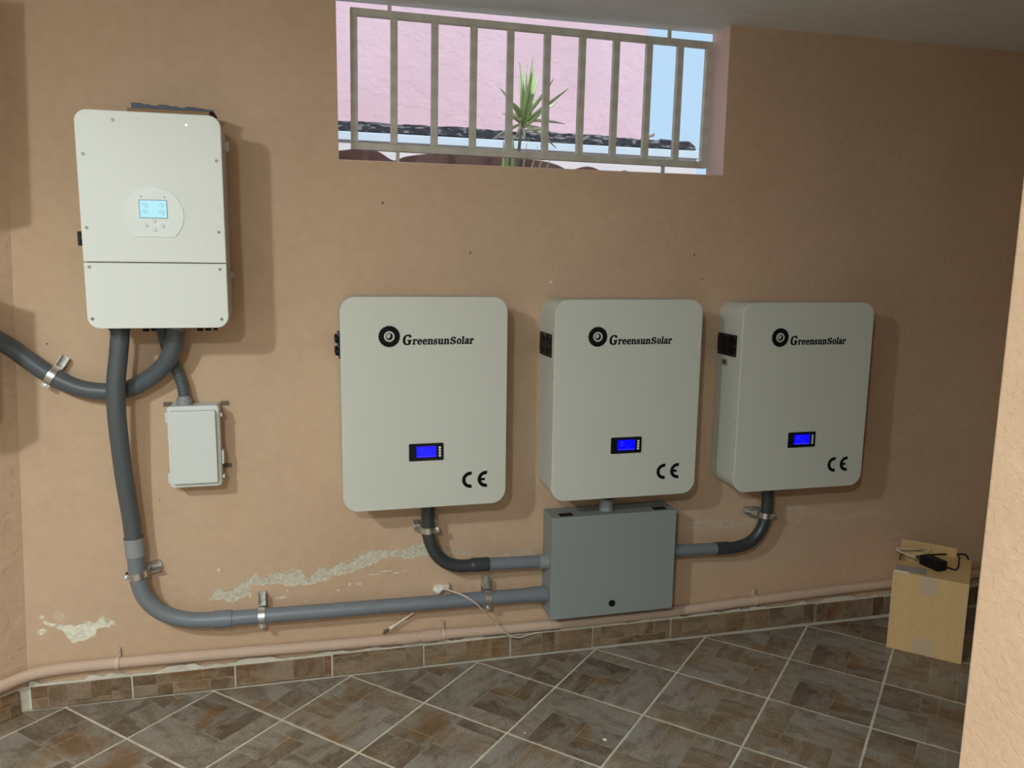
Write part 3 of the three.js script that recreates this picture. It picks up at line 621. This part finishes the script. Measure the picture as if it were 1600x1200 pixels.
// ------------------------------------------------------------------ grey steel box
{
  const x0 = 1.690, x1 = 2.178, y0 = 0.1815, y1 = 0.573, D = 0.121;
  const t = thing('steel_enclosure', 'grey steel connection box below the middle battery', 'box', [x0, y0, 0]);
  const W = x1 - x0, H = y1 - y0;
  mesh('body', rbox(0.001, 0.001, 0.002, W - 0.001, H - 0.001, D - 0.016, 0.002, 2), M.greyBox, t);
  const door = mesh('door', rbox(0, 0, D - 0.0155, W, H, D, 0.0025, 2), M.greyBox, t);
  mesh('lock', [rod([0.2395, 0.0445, D - 0.001], [0.2395, 0.0445, D + 0.004], 0.0125, 24), rbox(0.237, 0.036, D + 0.003, 0.242, 0.053, D + 0.0055, 0.0005, 1)], M.black, door).userData.label = 'round black lock';
  for (const x of [0.035, 0.405]) mesh('hinge_slot', rbox(x, H - 0.002, D - 0.044, x + 0.050, H + 0.002, D - 0.0145, 0.001, 1), M.black, t);
}

// ------------------------------------------------------------------ conduits
const ribbed = (pts, r, amp, n, seg = 300, rad = 16) => {   // corrugated hose
  const g = tube(pts, r, seg, rad), p = g.attributes.position, c = curve(pts), nn = rad + 1;
  for (let i = 0; i <= seg; i++) {
    const P = c.getPointAt(i / seg), k = 1 + amp * Math.sin(i / seg * n * Math.PI * 2);
    for (let j = 0; j < nn; j++) { const q = i * nn + j; p.setXYZ(q, P.x + (p.getX(q) - P.x) * k, P.y + (p.getY(q) - P.y) * k, P.z + (p.getZ(q) - P.z) * k); }
  }
  g.computeVertexNormals(); return g;
};
{
  const t = thing('conduit', 'long grey conduit running from the inverter down to the steel box', 'conduit', [0.2975, 1.280, 0.13]);
  const o = ([x, y, z]) => [x - 0.2975, y - 1.280, z - 0.13];
  const top = [[0.2975, 1.2825, 0.13], [0.297, 1.250, 0.130], [0.288, 1.181, 0.130], [0.277, 1.102, 0.130], [0.273, 1.002, 0.125], [0.274, 0.896, 0.110], [0.278, 0.767, 0.090], [0.285, 0.655, 0.075], [0.288, 0.580, 0.070]];
  mesh('flexible_hose', tube(top.map(o), 0.0272, 90, 22), M.conduitDark, t).userData.label = 'dark grey flexible upper length';
  mesh('inlet_fitting', rod(o([0.2976, 1.2835, 0.13]), o([0.2972, 1.268, 0.13]), 0.031, 22), M.conduitBlack, t);
  mesh('coupling', tube([[0.2878, 0.589, 0.070], [0.289, 0.558, 0.070], [0.2902, 0.527, 0.070]].map(o), 0.0300, 8, 22), M.coupling, t);
  const el = [[0.2895, 0.545, 0.070], [0.2905, 0.500, 0.070], [0.2935, 0.445, 0.070], [0.312, 0.380, 0.070], [0.358, 0.326, 0.070], [0.431, 0.293, 0.070], [0.510, 0.283, 0.070], [0.540, 0.282, 0.070]];
  mesh('elbow', tube(el.map(o), 0.0262, 60, 22), M.conduitGrey, t);
  mesh('coupling', rod(o([0.520, 0.2825, 0.070]), o([0.578, 0.2815, 0.070]), 0.0292, 22), M.conduitGrey, t);
  mesh('pipe', rod(o([0.56, 0.2818, 0.070]), o([1.640, 0.264, 0.066]), 0.0256, 22), M.conduitGrey, t);
  mesh('bell_end', rod(o([1.618, 0.2645, 0.066]), o([1.689, 0.263, 0.066]), 0.0275, 22, 0.0295), M.conduitGrey, t);
}
{
  const pts = [[0.4535, 1.2825, 0.10], [0.452, 1.255, 0.100], [0.434, 1.191, 0.090], [0.394, 1.135, 0.075], [0.339, 1.094, 0.064], [0.293, 1.073, 0.057], [0.236, 1.066, 0.050], [0.164, 1.076, 0.048], [0.111, 1.100, 0.048], [0.065, 1.130, 0.048], [0.015, 1.173, 0.050], [-0.028, 1.215, 0.060], [-0.072, 1.252, 0.095], [-0.105, 1.264, 0.15], [-0.13, 1.268, 0.21]];
  const t = thing('flexible_conduit', 'dark grey conduit curving from the inverter to the left edge', 'conduit', [0.4535, 1.285, 0.10]);
  const o = ([x, y, z]) => [x - 0.4535, y - 1.285, z - 0.10];
  mesh('hose', tube(pts.map(o), 0.0272, 140, 22), M.conduitDark, t);
  mesh('inlet_fitting', [rod([0, -0.001, 0], [-0.001, -0.012, 0], 0.033, 8), rod([0, -0.008, 0], [-0.003, -0.016, 0], 0.030, 22)], M.coupling, t);
}
{
  const t = thing('small_conduit', 'thin ribbed grey conduit between the inverter and the junction box', 'conduit', [0.459, 1.018, 0.05]);
  const o = ([x, y, z]) => [x - 0.459, y - 1.018, z - 0.05];
  mesh('hose', ribbed([[0.404, 1.281, 0.050], [0.406, 1.250, 0.046], [0.413, 1.205, 0.042], [0.434, 1.144, 0.040], [0.451, 1.093, 0.040], [0.4575, 1.055, 0.042], [0.459, 1.03, 0.045]].map(o), 0.0172, 0.04, 30, 480, 14), M.conduitDark, t);
  mesh('fitting', [rod(o([0.459, 1.017, 0.045]), o([0.459, 1.036, 0.045]), 0.024, 18), rod(o([0.459, 1.034, 0.045]), o([0.4585, 1.046, 0.0455]), 0.0215, 8, 0.019)], M.coupling, t);
}
{
  const t = thing('elbow_conduit', 'black elbow and grey pipe from the first battery to the steel box', 'conduit', [1.246, 0.664, 0.075]);
  const o = ([x, y, z]) => [x - 1.246, y - 0.664, z - 0.075];
  mesh('elbow', tube([[1.246, 0.668, 0.075], [1.246, 0.62, 0.075], [1.246, 0.559, 0.075], [1.252, 0.508, 0.075], [1.277, 0.452, 0.075], [1.317, 0.416, 0.075], [1.361, 0.403, 0.075], [1.42, 0.402, 0.075]].map(o), 0.0236, 70, 22), M.conduitBlack, t);
  mesh('bell_end', [rod(o([1.408, 0.4025, 0.075]), o([1.466, 0.4015, 0.075]), 0.0258, 22), rod(o([1.398, 0.4026, 0.075]), o([1.409, 0.4025, 0.075]), 0.0238, 22, 0.0258)], M.conduitBlack, t);
  mesh('pipe', rod(o([1.45, 0.402, 0.075]), o([1.664, 0.3935, 0.072]), 0.0228, 22), M.conduitGrey, t);
  mesh('lock_nut', [rod(o([1.656, 0.3935, 0.072]), o([1.678, 0.3925, 0.072]), 0.0265, 20), rod(o([1.676, 0.3925, 0.072]), o([1.6895, 0.392, 0.072]), 0.0285, 8)], M.coupling, t);
}
{
  const t = thing('elbow_conduit', 'black elbow and grey pipe from the right hand battery to the steel box', 'conduit', [2.587, 0.644, 0.075]);
  const o = ([x, y, z]) => [x - 2.587, y - 0.644, z - 0.075];
  mesh('elbow', tube([[2.587, 0.648, 0.075], [2.588, 0.60, 0.075], [2.589, 0.550, 0.075], [2.585, 0.498, 0.075], [2.563, 0.442, 0.075], [2.521, 0.402, 0.075], [2.460, 0.386, 0.075], [2.40, 0.386, 0.075]].map(o), 0.0236, 70, 22), M.conduitBlack, t);
  mesh('bell_end', [rod(o([2.425, 0.386, 0.075]), o([2.374, 0.387, 0.075]), 0.0258, 22), rod(o([2.436, 0.386, 0.075]), o([2.424, 0.386, 0.075]), 0.0238, 22, 0.0258)], M.conduitBlack, t);
  mesh('pipe', rod(o([2.39, 0.387, 0.075]), o([2.179, 0.393, 0.073]), 0.0228, 22), M.conduitGrey, t);
}
{
  const t = thing('conduit_nipple', 'short grey conduit fitting between the middle battery and the steel box', 'conduit', [1.914, 0.574, 0.07]);
  mesh('collar', [rod([0, 0.0, 0], [0, 0.022, 0], 0.0285, 8), rod([0, 0.020, 0], [0, 0.045, 0], 0.0255, 22)], M.coupling, t);
  mesh('neck', rod([0, 0.04, 0], [0, 0.081, 0], 0.022, 20), M.conduitBlack, t);
}

// pipe clamps: strap over the pipe, channel on the wall, bolt with nut
function clampAt(x, y, zc, r, dirAngle, side, label, both) {
  const t = thing('pipe_clamp', label, 'pipe clamp', [x, y, 0], 'zinc pipe clamps');
  t.rotation.z = dirAngle;
  const w = 0.021, s = side;
  const sh = new THREE.Shape(); const r1 = r + 0.0026; sh.absarc(0, 0, r1, -0.35, Math.PI + 0.35, false); sh.absarc(0, 0, r + 0.0002, Math.PI + 0.35, -0.35, true);
  const sg = new THREE.ExtrudeGeometry(sh, { depth: w, bevelEnabled: false, curveSegments: 20 }); sg.translate(0, 0, -w / 2);
  sg.rotateX(Math.PI / 2); sg.rotateZ(Math.PI / 2);   // axis along local x, arc bulging out of the wall
  const q = sg; q.computeBoundingBox(); if (q.boundingBox.max.z < r) q.rotateX(Math.PI);
  q.translate(0, 0, zc);
  mesh('strap', q, M.zinc, t);
  // channel: U-section lying on the wall, running across the pipe
  const yA = s * (-r - (both ? 0.022 : 0.004)), yB = s * (r + (both ? 0.022 : 0.036)), a = Math.min(yA, yB), b = Math.max(yA, yB), hz = Math.max(0.014, zc - r - 0.001);
  const up = Math.max(hz, zc * 0.62);
  mesh('channel', [box(-w / 2 - 0.002, a, 0.001, w / 2 + 0.002, b, 0.004), box(-w / 2 - 0.002, s > 0 ? r + 0.003 : a, 0.001, -w / 2, s > 0 ? b : -r - 0.003, up), box(w / 2, s > 0 ? r + 0.003 : a, 0.001, w / 2 + 0.002, s > 0 ? b : -r - 0.003, up), box(-w / 2 - 0.002, s * (r + 0.003) - 0.001, 0.001, w / 2 + 0.002, s * (r + 0.003) + 0.001, up + 0.008)], M.zincDull, t);
  // lug with bolt on the other side
  const lug = mesh('lug', [box(-w / 2, -s * (r + 0.012) - 0.001, zc - 0.016, w / 2, -s * (r - 0.002) + 0.001, zc - 0.013), box(-w / 2, Math.min(-s * (r + 0.013), -s * (r - 0.004)), zc + 0.006, w / 2, Math.max(-s * (r + 0.013), -s * (r - 0.004)), zc + 0.009)], M.zinc, t);
  mesh('bolt', [rod([0, -s * (r + 0.008), 0.003], [0, -s * (r + 0.008), zc + 0.022], 0.0028, 10), rod([0, -s * (r + 0.008), zc + 0.009], [0, -s * (r + 0.008), zc + 0.014], 0.0058, 6)], M.zinc, lug);
}
const ang = (a, b) => Math.atan2(b[1] - a[1], b[0] - a[0]);
clampAt(0.080, 1.1205, 0.048, 0.0272, ang([0.065, 1.130], [0.111, 1.100]), 1, 'zinc clamp on the curved conduit at the far left');
clampAt(0.2925, 0.462, 0.070, 0.0262, Math.PI / 2 + 0.16, -1, 'zinc clamp at the top of the grey elbow below the light coupling');
clampAt(0.674, 0.2798, 0.070, 0.0256, -0.0165, 1, 'zinc clamp on the long horizontal pipe near its elbow');
clampAt(1.466, 0.267, 0.067, 0.0256, -0.0165, 1, 'zinc clamp on the long horizontal pipe beside the thin white wire');
clampAt(1.2465, 0.548, 0.075, 0.0236, Math.PI / 2, 1, 'zinc clamp on the black elbow under the first battery', true);
clampAt(2.586, 0.510, 0.075, 0.0236, Math.PI / 2 - 0.05, 1, 'zinc clamp on the black elbow under the right hand battery');

// ------------------------------------------------------------------ painted pipe along the skirting
const skirtPaint = std([0.66, 0.475, 0.355], 0.65, { bumpMap: coat, bumpScale: 0.0006 });
{
  const t = thing('skirting_pipe', 'salmon painted pipe running along the wall above the skirting', 'pipe', [0, 0, 0]);
  const L = (s, y, o) => leftAt(s, y, o).toArray();
  const run = [[0.02, 0.138, 0.022], [0.327, 0.138, 0.022], [0.621, 0.132, 0.022], [0.921, 0.125, 0.022], [1.127, 0.122, 0.022], [1.312, 0.122, 0.022], [1.618, 0.116, 0.022], [1.92, 0.116, 0.022], [2.233, 0.118, 0.022], [2.599, 0.129, 0.022], [3.021, 0.139, 0.022], [3.72, 0.146, 0.022]];
  mesh('pipe', tube([L(1.2, 0.10, 0.022), L(0.6, 0.108, 0.022), L(0.25, 0.118, 0.022), L(0.10, 0.128, 0.024), [-0.055, 0.135, 0.034], ...run], 0.0188, 220, 16), skirtPaint, t);
  mesh('sleeve', rod([1.140, 0.1218, 0.022], [1.215, 0.1218, 0.022], 0.0216, 18), skirtPaint, t);
  mesh('sleeve', rod([1.228, 0.1218, 0.022], [1.298, 0.122, 0.022], 0.0228, 18), skirtPaint, t);
  for (const [x, y] of [[0.205, 0.139], [1.306, 0.122], [2.595, 0.129]]) {
    const s = new THREE.Shape(); s.absarc(0, 0, 0.0215, -0.2, Math.PI + 0.2, false); s.absarc(0, 0, 0.0185, Math.PI + 0.2, -0.2, true);
    const g = new THREE.ExtrudeGeometry(s, { depth: 0.012, bevelEnabled: false, curveSegments: 14 }); g.translate(0, 0, -0.006); g.rotateX(Math.PI / 2); g.rotateZ(Math.PI / 2); g.computeBoundingBox(); if (g.boundingBox.max.z < 0.015) g.rotateX(Math.PI); g.translate(x, y, 0.022);
    mesh('clip', [g, rbox(x - 0.009, y + 0.014, 0.0, x + 0.009, y + 0.046, 0.012, 0.003, 1), rod([x, y + 0.034, 0.010], [x, y + 0.034, 0.015], 0.004, 8)], skirtPaint, t);
  }
}
// thin white wire hanging over the conduit
{
  const t = thing('thin_wire', 'thin white wire hanging from plaster over the long pipe', 'wire', [1.288, 0.287, 0.0]);
  const o = ([x, y, z]) => [x - 1.288, y - 0.287, z];
  mesh('wire', tube([[1.300, 0.297, 0.012], [1.330, 0.2985, 0.045], [1.372, 0.298, 0.098], [1.415, 0.267, 0.104], [1.450, 0.222, 0.088], [1.487, 0.176, 0.065], [1.530, 0.128, 0.05], [1.558, 0.099, 0.045], [1.597, 0.083, 0.034], [1.647, 0.087, 0.024], [1.690, 0.088, 0.022], [1.722, 0.087, 0.018]].map(o), 0.0026, 90, 8), M.wire, t);
  const lump = new THREE.IcosahedronGeometry(0.019, 2), p = lump.attributes.position;
  for (let i = 0; i < p.count; i++) { const k = 0.75 + 0.55 * fbm(p.getX(i) * 70 + 9, p.getY(i) * 70 + p.getZ(i) * 50, 3, 2); p.setXYZ(i, p.getX(i) * k * 1.1, p.getY(i) * k * 0.85, p.getZ(i) * k * 0.9); }
  lump.computeVertexNormals(); lump.translate(...o([1.292, 0.296, 0.014]));
  mesh('plaster_lump', lump, M.putty, t).userData.label = 'white lump of plaster holding the wire';
  mesh('plaster_block', rbox(...o([1.305, 0.291, 0.001]), ...o([1.333, 0.312, 0.022]), 0.004, 2), M.wire, t);
}
{
  const t = thing('cable_stub', 'cut beige cable stub sticking out under the long pipe', 'cable', [1.093, 0.156, 0.03]);
  mesh('sheath', [rod([0.022, 0.014, 0.0], [0.108, 0.070, 0.006], 0.0042, 10), rod([0.018, 0.012, 0], [0.040, 0.026, 0.001], 0.0078, 10, 0.0048)], M.wire, t);
  for (const [dx, dy, dz] of [[-0.008, -0.003, 0.004], [-0.004, 0.006, 0], [0.002, -0.006, -0.004]]) mesh('core', rod([0.020, 0.013, 0], [dx, dy, dz], 0.0026, 8), std([0.10, 0.07, 0.05], 0.6), t);
}

// ------------------------------------------------------------------ cardboard box with its clutter
{
  const t = thing('cardboard_box', 'brown cardboard box on the floor at the right end of the wall', 'box', [3.034, 0, 0.2715]);
  t.rotation.y = -Math.atan2(0.708, 0.706);   // local +x runs along the front face, local -z goes back
  const L = 0.26, D = 0.295, H = 0.315, k = 0.004;
  mesh('front_panel', rbox(0, 0, -k, L, H, 0, 0.0012, 1), M.card, t);
  mesh('back_panel', rbox(0, 0, -D, L, H, -D + k, 0.0012, 1), M.card, t);
  mesh('side_panel', rbox(0, 0, -D + k, k, H, -k, 0.0012, 1), M.card, t);
  mesh('side_panel', rbox(L - k, 0, -D + k, L, H, -k, 0.0012, 1), M.card, t);
  mesh('bottom_panel', rbox(k, 0, -D + k, L - k, k, -k, 0.001, 1), M.card, t);
  const f1 = mesh('flap', rbox(0, 0, -0.128, L, k, 0, 0.001, 1), M.card, t); f1.position.set(0, H - 0.001, -0.001); f1.rotation.x = 0.03;
  const f2 = mesh('flap', rbox(0.10, 0, 0, L, k, 0.150, 0.001, 1), M.card, t); f2.position.set(0, H - 0.001, -D + 0.001); f2.rotation.x = -0.02;
  const f3 = mesh('flap', rbox(0, 0, 0, 0.205, k, 0.045, 0.001, 1), M.card, t); f3.position.set(0.0, H + 0.002, -D + 0.002); f3.rotation.x = -1.25; f3.userData.label = 'raised back flap';
  const tapeMat = new THREE.MeshPhysicalMaterial({ color: new THREE.Color().setRGB(0.60, 0.45, 0.30), roughness: 0.35 });
  mesh('tape', rbox(0.092, H - 0.068, -0.0002, 0.157, H + 0.002, 0.0006, 0.0003, 1), tapeMat, t);
  mesh('tape', rbox(0.090, 0.001, -0.0002, 0.155, 0.066, 0.0006, 0.0003, 1), tapeMat, t);
  const tt = mesh('tape', rbox(0.004, 0, -0.075, 0.112, 0.0007, -0.012, 0.0003, 1), std([0.42, 0.38, 0.34], 0.25), t); tt.position.set(0, H + 0.004, 0); tt.rotation.x = 0.03; tt.userData.label = 'greyish tape on the top flap';
  const inner = mesh('torn_edge', rbox(0.004, H + 0.002, -0.006, 0.055, H + 0.007, 0.001, 0.002, 1), M.white, t); inner.userData.label = 'torn white paper edge';
}
{
  const Y = 0.3205;
  const t = thing('power_adapter', 'black power adapter with cord lying on the cardboard box', 'adapter', [3.205, Y, 0.284]);
  const b = mesh('case', rbox(-0.046, 0, -0.024, 0.046, 0.040, 0.024, 0.006, 3), M.black, t); b.rotation.y = -1.45;
  const o = ([x, y, z]) => [x - 3.205, y - Y, z - 0.284];
  mesh('cord', tube([[3.230, Y + 0.016, 0.33], [3.262, Y + 0.006, 0.335], [3.300, Y + 0.004, 0.31], [3.345, Y + 0.004, 0.265], [3.385, Y + 0.005, 0.225], [3.40, Y + 0.006, 0.205]].map(o), 0.0028, 40, 8), M.black, t);
  mesh('plug_cord', tube([[3.185, Y + 0.018, 0.235], [3.20, Y + 0.012, 0.200], [3.235, Y + 0.005, 0.180], [3.31, Y + 0.004, 0.176], [3.37, Y + 0.005, 0.188], [3.415, Y + 0.006, 0.20], [3.437, Y + 0.002, 0.205], [3.448, Y - 0.02, 0.21], [3.451, Y - 0.05, 0.212]].map(o), 0.0034, 60, 8), M.black, t);
}
{
  const Y = 0.322;
  const t = single('white_cord', tube([[3.232, Y + 0.004, 0.212], [3.274, Y + 0.010, 0.180], [3.318, Y + 0.013, 0.140], [3.312, Y + 0.014, 0.135], [3.244, Y + 0.014, 0.133], [3.180, Y + 0.016, 0.113], [3.173, Y + 0.015, 0.117], [3.186, Y + 0.008, 0.158], [3.202, Y + 0.005, 0.197], [3.208, Y + 0.004, 0.204]], 0.0026, 110, 8), std([0.72, 0.66, 0.50], 0.5), 'loop of cream white cord lying on the cardboard box', 'cord');
  void t;
}
// scraps on the floor
for (const [x, z, r, lab] of [[1.7255, 0.6056, 0.0065, 'small white plaster chip on the floor nearest the bottom edge'], [1.4894, 0.5117, 0.004, 'tiny white plaster crumb on the floor below the steel box']]) {
  const g = new THREE.IcosahedronGeometry(r, 1); g.scale(1.2, 0.5, 0.8);
  const m = single('plaster_chip', g, M.putty, lab, 'chip', 'plaster chips'); m.position.set(x, r * 0.45, z); m.rotation.y = x * 5;
}

// ------------------------------------------------------------------ cabinets on the left wall, just out of frame (they shade the corner)
for (const [y0, y1, label] of [[1.66, 2.22, 'white cabinet high on the angled left wall'], [1.07, 1.425, 'white cabinet lower on the angled left wall, joined by conduit']]) {
  const t = thing('wall_cabinet', label, 'cabinet');
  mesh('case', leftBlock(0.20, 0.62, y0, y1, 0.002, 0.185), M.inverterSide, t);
  mesh('door', leftBlock(0.20, 0.62, y0, y1, 0.186, 0.21), M.inverter, t);
}

// ------------------------------------------------------------------ ceiling lamps, behind the viewer
for (const l of LAMPS) {
  const t = thing('ceiling_lamp', l.label, 'lamp', [l.at[0], CEIL, l.at[2]]);
  const low = l.at[1] - CEIL;   // shallow drum: opal disc below, slim opal rim
  mesh('base', rod([0, low + 0.036, 0], [0, low + 0.022, 0], 0.090, 32), M.white, t);
  mesh('stem', rod([0, -0.0005, 0], [0, low + 0.035, 0], 0.018, 16), M.white, t);
  const glow = new THREE.MeshStandardMaterial({ color: 0xffffff, emissive: LAMP_COLOR, emissiveIntensity: 5, roughness: 0.4 });
  mesh('diffuser', rod([0, low + 0.0215, 0], [0, low + 0.002, 0], 0.084, 32, 0.080), glow, t).userData.label = 'glowing opal diffuser';
  const a = new THREE.RectAreaLight(LAMP_COLOR, l.cd / (0.14 * 0.14), 0.14, 0.14);
  a.position.set(0, low - 0.002, 0); a.rotation.x = -Math.PI / 2; t.add(a);
  const p = new THREE.PointLight(LAMP_COLOR, l.cd * 0.16, 0, 2); p.position.set(0, low - 0.06, 0); p.castShadow = true; p.shadow.radius = 2.2; p.shadow.mapSize.set(1024, 1024);
  t.add(p);
}

scene.traverse(o => { if (o.isMesh) { o.castShadow = true; o.receiveShadow = true; } });
renderer.render(scene, camera);
